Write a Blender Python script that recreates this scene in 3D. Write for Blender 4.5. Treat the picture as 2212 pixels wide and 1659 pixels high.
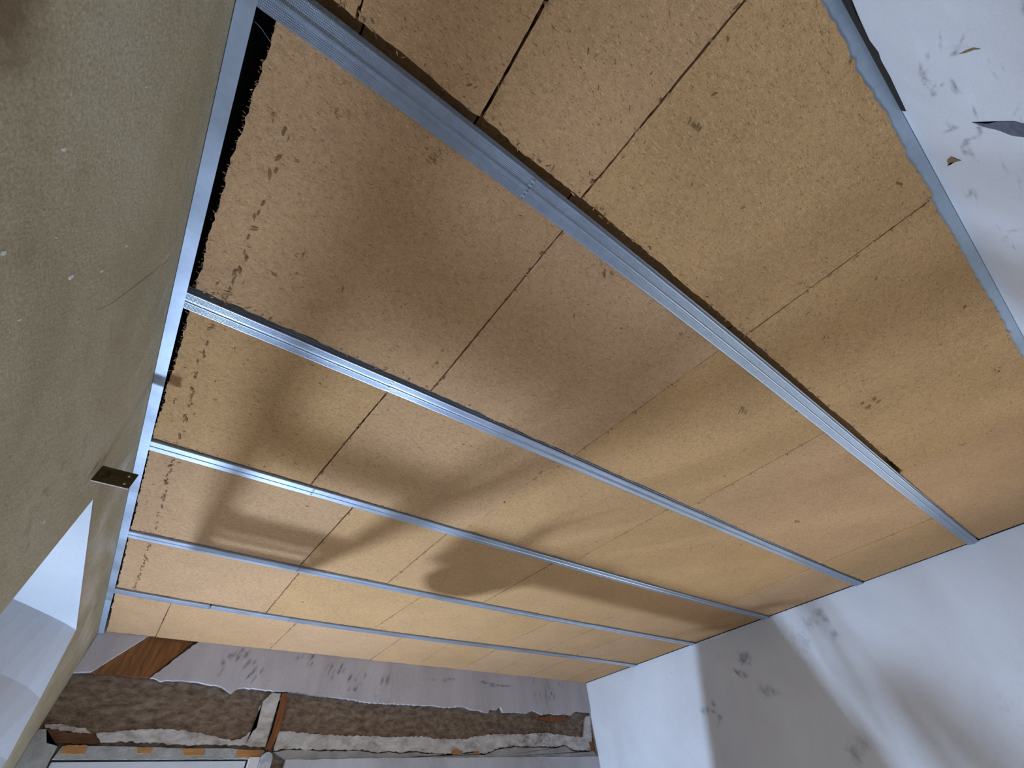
import bpy, bmesh, math, random
import numpy as np
from mathutils import Matrix, Vector

scene = bpy.context.scene
C = scene.collection
for o in list(bpy.data.objects):
    bpy.data.objects.remove(o)

# ------------------------------------------------------------------ camera
FPX = 866.21                                   # focal length in pixels of the 2212 x 1659 frame
CX, CY = 1106.0, 829.5
w = np.array([0.68310, -0.29601, 0.57990])
th = np.linalg.norm(w); k = w / th
K = np.array([[0, -k[2], k[1]], [k[2], 0, -k[0]], [-k[1], k[0], 0]])
RM = np.eye(3) + math.sin(th) * K + (1 - math.cos(th)) * K @ K     # world axes in camera axes
EYE = np.array([0.0, 0.0, 1.62])
cam_data = bpy.data.cameras.new('camera')
cam = bpy.data.objects.new('camera', cam_data)
C.objects.link(cam)
r_, d_, f_ = RM[0], RM[1], RM[2]
cam.matrix_world = Matrix(((r_[0], -d_[0], -f_[0], EYE[0]), (r_[1], -d_[1], -f_[1], EYE[1]),
                           (r_[2], -d_[2], -f_[2], EYE[2]), (0, 0, 0, 1)))
cam_data.sensor_fit = 'HORIZONTAL'; cam_data.sensor_width = 36.0
cam_data.lens = FPX / 2212 * 36.0
cam_data.clip_start = 0.01
scene.camera = cam

# ------------------------------------------------------------------ world, light, exposure
world = bpy.data.worlds.new('sky'); scene.world = world
world.use_nodes = True
bg = world.node_tree.nodes['Background']
bg.inputs['Color'].default_value = (0.62, 0.78, 1.0, 1)
bg.inputs['Strength'].default_value = 1.0
vs = scene.view_settings
vs.view_transform = 'Standard'; vs.look = 'None'; vs.gamma = 1.0; vs.use_curve_mapping = False
vs.exposure = 0.0

def area_light(name, loc, normal, sx, sy, power, col, shape='RECTANGLE'):
    l = bpy.data.lights.new(name, 'AREA'); l.shape = shape
    l.size = sx; l.size_y = sy; l.energy = power; l.color = col
    o = bpy.data.objects.new(name, l); C.objects.link(o)
    o.location = loc
    o.rotation_euler = Vector(normal).to_track_quat('-Z', 'Y').to_euler()
    return o

# daylight coming in at the niche window of the left wall
area_light('window_daylight', (-0.80, 1.74, 1.60), (1, 0, 0.0), 0.6, 1.0, 6, (0.66, 0.82, 1.0))
# fill light at an added low window in the right wall
area_light('fill_window_light', (3.45, 0.40, 1.18), (-1, 0, 0.0), 1.0, 0.75, 29, (0.88, 0.95, 1.0))

# ------------------------------------------------------------------ room measures (metres)
XL, XR, YF, YN = -0.2925, 3.19, 3.11, -0.367
ZC = 2.45                   # underside of the metal rails
ZB = 2.458                  # underside of the insulation boards
ZTOP = 2.80                 # old deck above the insulation
LAMP = Vector((-0.047, 3.03, 0.14))

def ray(px, py):
    return np.array([(px - CX) / FPX, (py - CY) / FPX, 1.0]) @ RM
def on_plane(px, py, axis, value):
    e = ray(px, py)
    return EYE + e * ((value - EYE[axis]) / e[axis])
def ceil_xy(px, py, z=ZB):
    q = on_plane(px, py, 2, z); return float(q[0]), float(q[1])
def far_xz(px, py):
    q = on_plane(px, py, 1, YF); return float(q[0]), float(q[2])
def right_yz(px, py):
    q = on_plane(px, py, 0, XR); return float(q[1]), float(q[2])
def near_xz(px, py):
    q = on_plane(px, py, 1, YN); return float(q[0]), float(q[2])
def left_yz(px, py):
    q = on_plane(px, py, 0, XL); return float(q[1]), float(q[2])

# ------------------------------------------------------------------ materials
def new_mat(name):
    m = bpy.data.materials.new(name); m.use_nodes = True
    nt = m.node_tree
    return m, nt, nt.nodes['Principled BSDF']
def N(nt, t, **kw):
    n = nt.nodes.new(t)
    for a, v in kw.items():
        setattr(n, a, v)
    return n
def tex_noise(nt, vec, scale, detail=4, rough=0.55, dist=0.0):
    n = N(nt, 'ShaderNodeTexNoise')
    n.inputs['Scale'].default_value = scale; n.inputs['Detail'].default_value = detail
    n.inputs['Roughness'].default_value = rough; n.inputs['Distortion'].default_value = dist
    nt.links.new(vec, n.inputs['Vector'])
    return n.outputs['Fac']
def mapping(nt, scale=(1, 1, 1), rot=(0, 0, 0), loc=(0, 0, 0)):
    tc = N(nt, 'ShaderNodeTexCoord'); mp = N(nt, 'ShaderNodeMapping')
    mp.inputs['Scale'].default_value = scale; mp.inputs['Rotation'].default_value = rot
    mp.inputs['Location'].default_value = loc
    nt.links.new(tc.outputs['Object'], mp.inputs['Vector'])
    return mp.outputs['Vector']
def ramp(nt, fac, stops):
    r = N(nt, 'ShaderNodeValToRGB')
    el = r.color_ramp.elements
    while len(el) < len(stops):
        el.new(0.5)
    for e, (p, c) in zip(el, stops):
        e.position = p
        e.color = (c, c, c, 1) if isinstance(c, (int, float)) else (*c, 1)
    nt.links.new(fac, r.inputs['Fac'])
    return r.outputs['Color']
def mix(nt, fac, a, b, mode='MIX'):
    m = N(nt, 'ShaderNodeMix', data_type='RGBA', blend_type=mode)
    for s, v in ((0, fac), (6, a), (7, b)):
        if isinstance(v, (int, float)):
            m.inputs[s].default_value = v
        elif isinstance(v, tuple):
            m.inputs[s].default_value = (*v, 1)
        else:
            nt.links.new(v, m.inputs[s])
    return m.outputs[2]
def bump(nt, bsdf, height, strength, dist):
    b = N(nt, 'ShaderNodeBump')
    b.inputs['Strength'].default_value = strength; b.inputs['Distance'].default_value = dist
    nt.links.new(height, b.inputs['Height']); nt.links.new(b.outputs['Normal'], bsdf.inputs['Normal'])
def srgb(r, g, b):
    f = lambda v: (v / 255 / 12.92) if v <= 10 else ((v / 255 + 0.055) / 1.055) ** 2.4
    return f(r), f(g), f(b)

def mat_fibre():
    m, nt, b = new_mat('wood_fibre_board')
    v = mapping(nt)
    info = N(nt, 'ShaderNodeObjectInfo')
    base = ramp(nt, info.outputs['Random'], [(0.0, (0.50, 0.283, 0.118)), (0.5, (0.505, 0.285, 0.132)), (1.0, (0.50, 0.292, 0.148))])
    cloud = ramp(nt, tex_noise(nt, v, 5.0, 3), [(0.3, 0.93), (0.7, 1.05)])
    col = mix(nt, 1.0, base, cloud, 'MULTIPLY')
    grain = tex_noise(nt, v, 420, 3, 0.7)
    col = mix(nt, 1.0, col, ramp(nt, grain, [(0.30, 0.72), (0.5, 0.98), (0.75, 1.14)]), 'MULTIPLY')
    col = mix(nt, 1.0, col, ramp(nt, tex_noise(nt, v, 95, 4, 0.65), [(0.32, 0.84), (0.5, 1.0), (0.7, 1.1)]), 'MULTIPLY')
    h = grain
    for rot, lo in ((0.5, 0.655), (-0.75, 0.665), (1.7, 0.67), (0.05, 0.675)):
        vv = mapping(nt, (95, 300, 100), (0, 0, rot), (rot * 3, rot * 7, 0))
        f = tex_noise(nt, vv, 1.0, 2, 0.5)
        mask = ramp(nt, f, [(lo, 0.0), (lo + 0.07, 0.7)])
        col = mix(nt, mask, col, (0.17, 0.085, 0.032))
        light = ramp(nt, f, [(0.27, 0.6), (0.35, 0.0)])
        col = mix(nt, light, col, (0.66, 0.42, 0.24))
    # pits torn out of the face
    vo = N(nt, 'ShaderNodeTexVoronoi'); vo.inputs['Scale'].default_value = 1.0
    dv = mapping(nt, (11, 19, 13), (0, 0, 0.35))
    wob = N(nt, 'ShaderNodeVectorMath', operation='ADD')
    ncol = N(nt, 'ShaderNodeTexNoise'); ncol.inputs['Scale'].default_value = 60
    sc = N(nt, 'ShaderNodeVectorMath', operation='SCALE'); sc.inputs['Scale'].default_value = 0.35
    nt.links.new(v, ncol.inputs['Vector']); nt.links.new(ncol.outputs['Color'], sc.inputs[0])
    nt.links.new(dv, wob.inputs[0]); nt.links.new(sc.outputs[0], wob.inputs[1])
    nt.links.new(wob.outputs[0], vo.inputs['Vector'])
    sep = N(nt, 'ShaderNodeSeparateColor'); nt.links.new(vo.outputs['Color'], sep.inputs['Color'])
    rad = N(nt, 'ShaderNodeMath', operation='MULTIPLY'); rad.inputs[1].default_value = 0.13
    pw = N(nt, 'ShaderNodeMath', operation='POWER'); pw.inputs[1].default_value = 3.5
    nt.links.new(sep.outputs['Red'], pw.inputs[0]); nt.links.new(pw.outputs[0], rad.inputs[0])
    dd = N(nt, 'ShaderNodeMath', operation='SUBTRACT')
    nt.links.new(rad.outputs[0], dd.inputs[0]); nt.links.new(vo.outputs['Distance'], dd.inputs[1])
    pit = ramp(nt, dd.outputs[0], [(0.0, 0.0), (0.05, 0.8)])
    col = mix(nt, pit, col, (0.15, 0.075, 0.028))
    nt.links.new(col, b.inputs['Base Color'])
    hh = N(nt, 'ShaderNodeMath', operation='SUBTRACT'); nt.links.new(h, hh.inputs[0]); nt.links.new(pit, hh.inputs[1])
    bump(nt, b, hh.outputs[0], 0.45, 0.004)
    b.inputs['Roughness'].default_value = 0.95
    b.inputs['Specular IOR Level'].default_value = 0.1
    return m

def mat_plaster(name, c0, c1, c2, spots=0.0, spot_col=(0.1, 0.1, 0.1), streak=(1, 1, 1), rough=0.85, bstr=0.25, scale=1.0, fine=0.1, marks=None):
    m, nt, b = new_mat(name)
    v = mapping(nt, streak); v1 = mapping(nt)
    n1 = tex_noise(nt, v, 2.2 * scale, 6, 0.6, 0.4)
    col = ramp(nt, n1, [(0.28, c0), (0.5, c1), (0.72, c2)])
    n2 = tex_noise(nt, v1, 240, 3, 0.7)
    col = mix(nt, 1.0, col, ramp(nt, n2, [(0.3, 1 - fine), (0.7, 1 + 0.6 * fine)]), 'MULTIPLY')
    if spots > 0:
        n3 = tex_noise(nt, mapping(nt, streak, (0, 0, 0), (7, 3, 5)), 9 * scale, 8, 0.68, 0.8)
        n4 = tex_noise(nt, mapping(nt, (1, 1, 1), (0, 0, 0), (3, 1, 9)), 1.7, 2)
        a = N(nt, 'ShaderNodeMath', operation='MULTIPLY'); nt.links.new(n3, a.inputs[0]); nt.links.new(n4, a.inputs[1])
        mask = ramp(nt, a.outputs[0], [(0.335, 0.0), (0.40, spots)])
        col = mix(nt, mask, col, spot_col)
    if marks:
        for attr, (mcol, mscale, mmax, mst) in marks.items():
            at = N(nt, 'ShaderNodeAttribute'); at.attribute_name = attr
            nz = tex_noise(nt, mapping(nt, mst, (0, 0, 0), (2, 5, 4)), mscale, 7, 0.68, 0.5)
            su = N(nt, 'ShaderNodeMath', operation='MULTIPLY_ADD')      # attribute + noise - 1
            nt.links.new(nz, su.inputs[0]); su.inputs[1].default_value = 2.4; su.inputs[2].default_value = -1.35
            pr = N(nt, 'ShaderNodeMath', operation='MULTIPLY'); pr.use_clamp = True
            sm = N(nt, 'ShaderNodeMath', operation='ADD')
            nt.links.new(su.outputs[0], sm.inputs[0]); nt.links.new(at.outputs['Fac'], sm.inputs[1])
            nt.links.new(sm.outputs[0], pr.inputs[0]); nt.links.new(at.outputs['Fac'], pr.inputs[1])
            col = mix(nt, ramp(nt, pr.outputs[0], [(0.02, 0.0), (0.8, mmax)]), col, mcol)
    nt.links.new(col, b.inputs['Base Color'])
    b.inputs['Roughness'].default_value = rough
    b.inputs['Specular IOR Level'].default_value = 0.2
    hb = N(nt, 'ShaderNodeMath', operation='ADD')
    nt.links.new(tex_noise(nt, v1, 26, 6, 0.65), hb.inputs[0]); nt.links.new(n1, hb.inputs[1])
    bump(nt, b, hb.outputs[0], bstr, 0.006)
    return m

def mat_plain(name, col, rough=0.7, metal=0.0, grain=120, amt=0.12, bstr=0.1):
    m, nt, b = new_mat(name)
    v = mapping(nt)
    n = tex_noise(nt, v, grain, 4, 0.6)
    c = mix(nt, 1.0, col, ramp(nt, n, [(0.3, 1 - amt), (0.7, 1 + amt)]), 'MULTIPLY')
    nt.links.new(c, b.inputs['Base Color'])
    b.inputs['Roughness'].default_value = rough; b.inputs['Metallic'].default_value = metal
    bump(nt, b, n, bstr, 0.001)
    return m

def mat_wood(name, c0, c1, streak=(6, 6, 60), rot=(0, 0, 0)):
    m, nt, b = new_mat(name)
    n = tex_noise(nt, mapping(nt, streak, rot), 3.0, 6, 0.65, 0.6)
    col = ramp(nt, n, [(0.3, c0), (0.7, c1)])
    nt.links.new(col, b.inputs['Base Color'])
    b.inputs['Roughness'].default_value = 0.8
    bump(nt, b, n, 0.4, 0.004)
    return m

def mat_metal(name, col, rough, metal=0.85, knurl=0.0):
    m, nt, b = new_mat(name)
    v = mapping(nt)
    spang = N(nt, 'ShaderNodeTexVoronoi'); spang.inputs['Scale'].default_value = 70
    nt.links.new(v, spang.inputs['Vector'])
    c = mix(nt, 1.0, col, ramp(nt, spang.outputs['Distance'], [(0.0, 0.95), (0.8, 1.05)]), 'MULTIPLY')
    n = tex_noise(nt, v, 7, 4)
    c = mix(nt, 1.0, c, ramp(nt, n, [(0.3, 0.9), (0.7, 1.05)]), 'MULTIPLY')
    nt.links.new(c, b.inputs['Base Color'])
    b.inputs['Metallic'].default_value = metal
    nt.links.new(ramp(nt, n, [(0.3, rough - 0.05), (0.7, rough + 0.08)]), b.inputs['Roughness'])
    if knurl:
        wv = N(nt, 'ShaderNodeTexWave', wave_type='BANDS', bands_direction='X')
        wv.inputs['Scale'].default_value = 130
        nt.links.new(v, wv.inputs['Vector'])
        bump(nt, b, wv.outputs['Fac'], knurl, 0.0006)
    return m

def mat_smudge(name, col, seed, dens=0.5):
    m, nt, b = new_mat(name)
    b.inputs['Base Color'].default_value = (*col, 1); b.inputs['Roughness'].default_value = 0.9
    n = tex_noise(nt, mapping(nt, (1, 1, 1), (0, 0, 0), (seed, seed * 2, seed)), 55, 6, 0.6, 0.3)
    a = ramp(nt, n, [(0.64 - dens * 0.3, 0.0), (0.95 - dens * 0.3, 0.45)])
    nt.links.new(a, b.inputs['Alpha'])
    return m

M = {}
M['fibre'] = mat_fibre()
M['fibre_flake'] = mat_plain('loose_fibre', (0.42, 0.24, 0.11), 0.9, 0, 200, 0.3)
M['fibre_dark'] = mat_plain('torn_fibre', (0.2, 0.1, 0.04), 0.95, 0, 200, 0.3)
M['left'] = mat_plaster('smoke_stained_plaster', srgb(150, 137, 108), srgb(166, 153, 124), srgb(178, 166, 142), 0.6,
                        srgb(138, 122, 96), (1, 0.6, 1.3), 0.75, 0.40, 1.8, 0.3,
                        {'scuff': (srgb(104, 86, 62), 30, 0.8, (1, 1, 1)), 'pale': (srgb(206, 198, 188), 26, 0.55, (1, 1, 1))})
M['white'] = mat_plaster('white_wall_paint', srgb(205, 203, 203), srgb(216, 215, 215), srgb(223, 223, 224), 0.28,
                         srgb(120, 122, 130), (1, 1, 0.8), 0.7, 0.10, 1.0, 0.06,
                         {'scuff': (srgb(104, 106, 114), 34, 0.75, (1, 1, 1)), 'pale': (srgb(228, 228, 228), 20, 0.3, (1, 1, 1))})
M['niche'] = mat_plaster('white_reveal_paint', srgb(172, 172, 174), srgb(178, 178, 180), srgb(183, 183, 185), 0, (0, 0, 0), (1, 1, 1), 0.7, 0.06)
M['far_plaster'] = mat_plaster('lilac_grey_plaster', srgb(176, 170, 172), srgb(190, 185, 188), srgb(200, 196, 199), 0.6,
                               srgb(112, 112, 118), (1.6, 1, 0.45), 0.85, 0.25, 1.8, 0.1,
                               {'scuff': (srgb(84, 84, 92), 40, 0.85, (1.3, 1, 0.5))})
M['cob'] = mat_plaster('brown_earth_render', srgb(88, 72, 56), srgb(128, 110, 93), srgb(158, 142, 126), 0.9,
                       srgb(62, 48, 34), (1, 1, 2.2), 0.95, 1.0, 9.0, 0.35)
M['rag'] = mat_plaster('crumbling_white_plaster', srgb(150, 140, 130), srgb(196, 191, 186), srgb(224, 221, 218), 0.8,
                       srgb(120, 104, 88), (1, 1, 2.0), 0.9, 0.9, 6.0)
M['low'] = mat_plaster('pale_grey_plaster', srgb(168, 166, 168), srgb(190, 189, 192), srgb(204, 204, 208), 0.5,
                       srgb(130, 130, 134), (1, 1, 1), 0.85, 0.2, 1.5)
M['mortar'] = mat_plaster('grey_mortar', srgb(140, 138, 132), srgb(160, 159, 154), srgb(176, 175, 172), 0.4,
                          srgb(110, 104, 96), (1, 1, 1), 0.9, 0.5, 5.0)
M['brace'] = mat_wood('old_brown_timber', srgb(92, 58, 24), srgb(150, 100, 52), (14, 14, 2.5), (0, -0.85, 0))
M['stud'] = mat_wood('rusty_brown_timber', srgb(92, 52, 20), srgb(150, 92, 44), (30, 30, 3))
M['block'] = mat_wood('orange_timber', srgb(150, 102, 52), srgb(186, 134, 76), (4, 4, 30))
M['lath'] = mat_wood('dark_broken_timber', srgb(58, 34, 16), srgb(112, 72, 40), (5, 5, 40))
M['deck'] = mat_plain('dark_old_deck_and_gap_shade', srgb(38, 30, 22), 0.95)  # also colours the strips and patch painted as gap shade
M['zinc'] = mat_metal('galvanised_steel', srgb(176, 185, 197), 0.40, 0.75)
M['zinc_knurl'] = mat_metal('knurled_galvanised_steel', srgb(160, 168, 180), 0.36, 0.75, 0.35)
M['zinc_dull'] = mat_metal('dull_galvanised_steel', srgb(158, 168, 178), 0.5, 0.45)
M['plate'] = mat_plain('rusty_brown_steel', srgb(74, 62, 34), 0.55, 0.4, 60, 0.35)
M['rust'] = mat_smudge('rust_stain', srgb(112, 84, 54), 3.0, 0.62)
M['scuff'] = mat_smudge('grey_scuff', srgb(112, 110, 116), 5.0, 0.5)
M['scuff_soft'] = mat_smudge('soft_grey_scuff', srgb(150, 148, 152), 9.0, 0.6)
M['chip_and_lit_edge'] = mat_plain('bare_chip_and_lit_edge', srgb(204, 200, 194), 0.8)
M['pale'] = mat_smudge('pale_scrape', srgb(178, 169, 152), 2.0, 0.3)
M['gouge'] = mat_plain('dark_gouge', srgb(92, 96, 106), 0.9, 0, 80, 0.3)
M['brown_spot'] = mat_plain('brown_chip', srgb(132, 108, 74), 0.9)
M['left_crack'] = mat_plain('hairline_grey', srgb(116, 106, 92), 0.9)
M['door'] = mat_plain('white_door_paint', srgb(206, 207, 210), 0.5, 0, 30, 0.03)
M['frame'] = mat_plain('white_frame_paint', srgb(214, 213, 211), 0.5, 0, 30, 0.03)
M['floor'] = mat_plaster('dusty_concrete', srgb(176, 173, 168), srgb(188, 185, 180), srgb(198, 195, 190), 0.3, srgb(140, 134, 128))
M['alu'] = mat_metal('aluminium', srgb(190, 192, 195), 0.4, 0.8)
M['black'] = mat_plain('black_plastic', srgb(32, 32, 34), 0.5)
M['card'] = mat_plain('grey_plasterboard', srgb(176, 174, 168), 0.85, 0, 20, 0.05)
M['ply'] = mat_wood('raw_pine', srgb(190, 152, 104), srgb(214, 180, 132), (4, 4, 30))

def mat_glass():
    m, nt, b = new_mat('window_glass')
    out = nt.nodes['Material Output']
    tr = N(nt, 'ShaderNodeBsdfTransparent'); gl = N(nt, 'ShaderNodeBsdfGlossy'); gl.inputs['Roughness'].default_value = 0.02
    mx = N(nt, 'ShaderNodeMixShader'); mx.inputs[0].default_value = 0.08
    nt.links.new(tr.outputs[0], mx.inputs[1]); nt.links.new(gl.outputs[0], mx.inputs[2])
    nt.links.new(mx.outputs[0], out.inputs['Surface'])
    return m
M['glass'] = mat_glass()
def mat_emit():
    m, nt, b = new_mat('lamp_diffuser')
    b.inputs['Emission Color'].default_value = (0.86, 0.93, 1, 1); b.inputs['Emission Strength'].default_value = 6
    return m
M['emit'] = mat_emit()

# ------------------------------------------------------------------ mesh helpers
def link(name, me, m, parent=None, smooth=False):
    o = bpy.data.objects.new(name, me); C.objects.link(o)
    if m is not None and not me.materials:
        me.materials.append(M[m] if isinstance(m, str) else m)
    if parent is not None:
        o.parent = parent
    if smooth:
        for p in me.polygons:
            p.use_smooth = True
    return o
def bm_obj(name, bm, m, parent=None, smooth=False):
    bmesh.ops.recalc_face_normals(bm, faces=bm.faces[:])
    me = bpy.data.meshes.new(name); bm.to_mesh(me); bm.free()
    return link(name, me, m, parent, smooth)
def tag(o, label, cat=None, group=None, kind=None):
    o['label'] = label
    if cat: o['category'] = cat
    if group: o['group'] = group
    if kind: o['kind'] = kind
    return o
def empty(name, loc=(0, 0, 0)):
    o = bpy.data.objects.new(name, None); C.objects.link(o); o.location = loc
    o.empty_display_size = 0.1
    return o
def add_box(bm, a, b):
    vs_ = [bm.verts.new((x, y, z)) for z in (a[2], b[2]) for y in (a[1], b[1]) for x in (a[0], b[0])]
    for q in ((0, 1, 3, 2), (4, 6, 7, 5), (0, 4, 5, 1), (2, 3, 7, 6), (0, 2, 6, 4), (1, 5, 7, 3)):
        bm.faces.new([vs_[i] for i in q])
def box(name, a, b, m, parent=None, bev=0.0):
    bm = bmesh.new(); add_box(bm, a, b)
    if bev:
        bmesh.ops.bevel(bm, geom=bm.edges[:], offset=bev, segments=2, affect='EDGES')
    return bm_obj(name, bm, m, parent)
def prism(name, pts, axis, lo, hi, m, parent=None, chamfer=0.0, subdiv=None):
    """pts: outline in the two other axes (in xyz order); extruded along axis from lo to hi."""
    bm = bmesh.new()
    def P(u, v, t):
        return {0: (t, u, v), 1: (u, t, v), 2: (u, v, t)}[axis]
    a = [bm.verts.new(P(u, v, lo)) for u, v in pts]
    b = [bm.verts.new(P(u, v, hi)) for u, v in pts]
    n = len(pts)
    f1 = bm.faces.new(a); f2 = bm.faces.new(b[::-1])
    for i in range(n):
        bm.faces.new((a[i], b[i], b[(i + 1) % n], a[(i + 1) % n]))
    bmesh.ops.triangulate(bm, faces=[f1, f2])
    return bm_obj(name, bm, m, parent)
def ragged(pts, step, amp, rng, closed=False):
    out = []
    seq = list(pts) + ([pts[0]] if closed else [])
    for (x0, y0), (x1, y1) in zip(seq[:-1], seq[1:]):
        L = math.hypot(x1 - x0, y1 - y0); n = max(1, int(L / step))
        nx, ny = (-(y1 - y0) / L, (x1 - x0) / L) if L else (0, 0)
        for i in range(n):
            t = i / n
            d = rng.uniform(-amp, amp) if (i or out) else 0
            out.append((x0 + (x1 - x0) * t + nx * d, y0 + (y1 - y0) * t + ny * d))
    if not closed:
        out.append(seq[-1])
    return out
def bar(bm, p0, p1, wx, wy, up=(0, 0, 1)):
    p0 = Vector(p0); p1 = Vector(p1); d = (p1 - p0).normalized()
    u = Vector(up)
    if abs(d.dot(u)) > 0.95: u = Vector((1, 0, 0))
    s = d.cross(u).normalized() * wx / 2; t = s.cross(d).normalized() * wy / 2
    vs_ = [bm.verts.new(p + a * s + b * t) for p in (p0, p1) for a, b in ((-1, -1), (1, -1), (1, 1), (-1, 1))]
    for q in ((0, 1, 2, 3), (7, 6, 5, 4), (0, 4, 5, 1), (1, 5, 6, 2), (2, 6, 7, 3), (3, 7, 4, 0)):
        bm.faces.new([vs_[i] for i in q])
def tube(bm, pts, r, seg=8):
    rings = []
    pts = [Vector(p) for p in pts]
    for i, p in enumerate(pts):
        d = (pts[min(i + 1, len(pts) - 1)] - pts[max(i - 1, 0)]).normalized()
        u = Vector((0, 0, 1)) if abs(d.z) < 0.9 else Vector((1, 0, 0))
        s = d.cross(u).normalized(); t = s.cross(d)
        rings.append([bm.verts.new(p + r * (math.cos(2 * math.pi * j / seg) * s + math.sin(2 * math.pi * j / seg) * t)) for j in range(seg)])
    for a, b in zip(rings[:-1], rings[1:]):
        for j in range(seg):
            bm.faces.new((a[j], a[(j + 1) % seg], b[(j + 1) % seg], b[j]))
    bm.faces.new(rings[0]); bm.faces.new(rings[-1][::-1])

# ------------------------------------------------------------------ structure: floor, deck, walls
T = 0.12
floor = box('floor', (XL - T, YN - T, -0.1), (XR + T, YF + 0.3, 0.0), 'floor')
tag(floor, 'dusty grey concrete floor of the room', kind='structure')
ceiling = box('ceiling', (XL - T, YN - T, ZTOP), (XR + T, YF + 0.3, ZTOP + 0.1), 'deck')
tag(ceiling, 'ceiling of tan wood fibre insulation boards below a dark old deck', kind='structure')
bm = bmesh.new()
WY0, WY1, WZ0, WZ1 = -0.15, 0.95, 0.78, 1.58
for a, b in (((YN - T, 0), (WY0, ZTOP)), ((WY1, 0), (YF + 0.3, ZTOP)), ((WY0, 0), (WY1, WZ0)), ((WY0, WZ1), (WY1, ZTOP))):
    add_box(bm, (XR, a[0], a[1]), (XR + T, b[0], b[1]))
wall_right = bm_obj('wall_right', bm, 'white')
tag(wall_right, 'white painted wall with grey scuffs at the end of the rails', kind='structure')
wall_near = box('wall_near', (XL - T, YN - T, 0), (XR, YN - 0.004, ZTOP), 'white')
tag(wall_near, 'white scuffed wall facing the door wall', kind='structure')

# left wall with a window niche (opening outline in y, z)
OP = [(1.337, 0.95), (1.337, 2.26), (2.388, 2.26), (2.60, 2.085), (2.76, 1.93), (2.80, 0.95)]
DEPTH = 0.34
bm = bmesh.new()
def lw(y, z, x=XL): return bm.verts.new((x, y, z))
y0, y1 = YN - T, YF + 0.3
o_ = [lw(*q) for q in OP]
c00, c01, c10, c11 = lw(y0, 0), lw(y0, ZTOP), lw(y1, 0), lw(y1, ZTOP)
bm.faces.new((c00, o_[0], c01)); bm.faces.new((o_[0], o_[1], c01))
bm.faces.new((c01, o_[1], c11)); bm.faces.new((o_[1], o_[2], c11))
for q in ((2, 3), (3, 4), (4, 5)):
    bm.faces.new((c11, o_[q[0]], o_[q[1]]))
bm.faces.new((c11, o_[5], c10))
bm.faces.new((c10, o_[5], o_[0])); bm.faces.new((c10, o_[0], c00))
wall_left = bm_obj('wall_left', bm, 'left')
tag(wall_left, 'smoke-stained brown grey plaster wall with a white window niche', kind='structure')
# splayed white reveal of the niche
IN = [(1.50, 1.05), (1.50, 2.26), (1.93, 2.26), (1.96, 2.10), (1.96, 1.90), (1.96, 1.05)]
bm = bmesh.new()
NS = 10
rings = []
for s in range(NS + 1):
    t = s / NS
    x = XL - DEPTH * t
    e = t
    ee = [t, t, t ** 0.87, t ** 0.6, t ** 0.5, t ** 0.5]
    rings.append([bm.verts.new((x, a[0] + (b[0] - a[0]) * e1, a[1] + (b[1] - a[1]) * t)) for a, b, e1 in zip(OP, IN, ee)])
for a, b in zip(rings[:-1], rings[1:]):
    for i in range(6):
        bm.faces.new((a[i], a[(i + 1) % 6], b[(i + 1) % 6], b[i]))
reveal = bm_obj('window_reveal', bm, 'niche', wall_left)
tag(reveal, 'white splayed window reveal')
# window closing the niche
window_1 = empty('window_1', (XL - DEPTH, 1.73, 1.05)); tag(window_1, 'white framed window at the back of the niche', kind='structure')
def wchild(name, a, b, m, par=window_1):
    o = box(name, a, b, m); o.parent = par; o.matrix_parent_inverse = Matrix.Translation(-par.location); return o
xw = XL - DEPTH
for a, b in (((1.46, 1.0), (1.53, 2.28)), ((1.93, 1.0), (2.00, 2.28)), ((1.53, 2.21), (1.93, 2.28)), ((1.53, 1.0), (1.93, 1.07)), ((1.71, 1.07), (1.75, 2.21))):
    wchild('window_frame', (xw - 0.05, a[0], a[1]), (xw, b[0], b[1]), 'frame')
wchild('pane', (xw - 0.030, 1.53, 1.07), (xw - 0.024, 1.71, 2.21), 'glass')
wchild('pane', (xw - 0.030, 1.75, 1.07), (xw - 0.024, 1.93, 2.21), 'glass')

fill_window = empty('fill_window', (XR + T, (WY0 + WY1) / 2, WZ0)); tag(fill_window, 'added low white framed window for fill light in the white wall at the end of the rails', kind='structure')  # window added out of view to brighten the room
for a, b in (((WY0, WZ0), (WY0 + 0.06, WZ1)), ((WY1 - 0.06, WZ0), (WY1, WZ1)), ((WY0 + 0.06, WZ0), (WY1 - 0.06, WZ0 + 0.06)), ((WY0 + 0.06, WZ1 - 0.06), (WY1 - 0.06, WZ1)), ((0.375, WZ0 + 0.06), (0.425, WZ1 - 0.06))):
    wchild('window_frame', (XR + T - 0.05, a[0], a[1]), (XR + T, b[0], b[1]), 'frame', fill_window)
wchild('pane', (XR + T - 0.026, WY0 + 0.06, WZ0 + 0.06), (XR + T - 0.02, 0.375, WZ1 - 0.06), 'glass', fill_window)
wchild('pane', (XR + T - 0.026, 0.425, WZ0 + 0.06), (XR + T - 0.02, WY1 - 0.06, WZ1 - 0.06), 'glass', fill_window)

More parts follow.
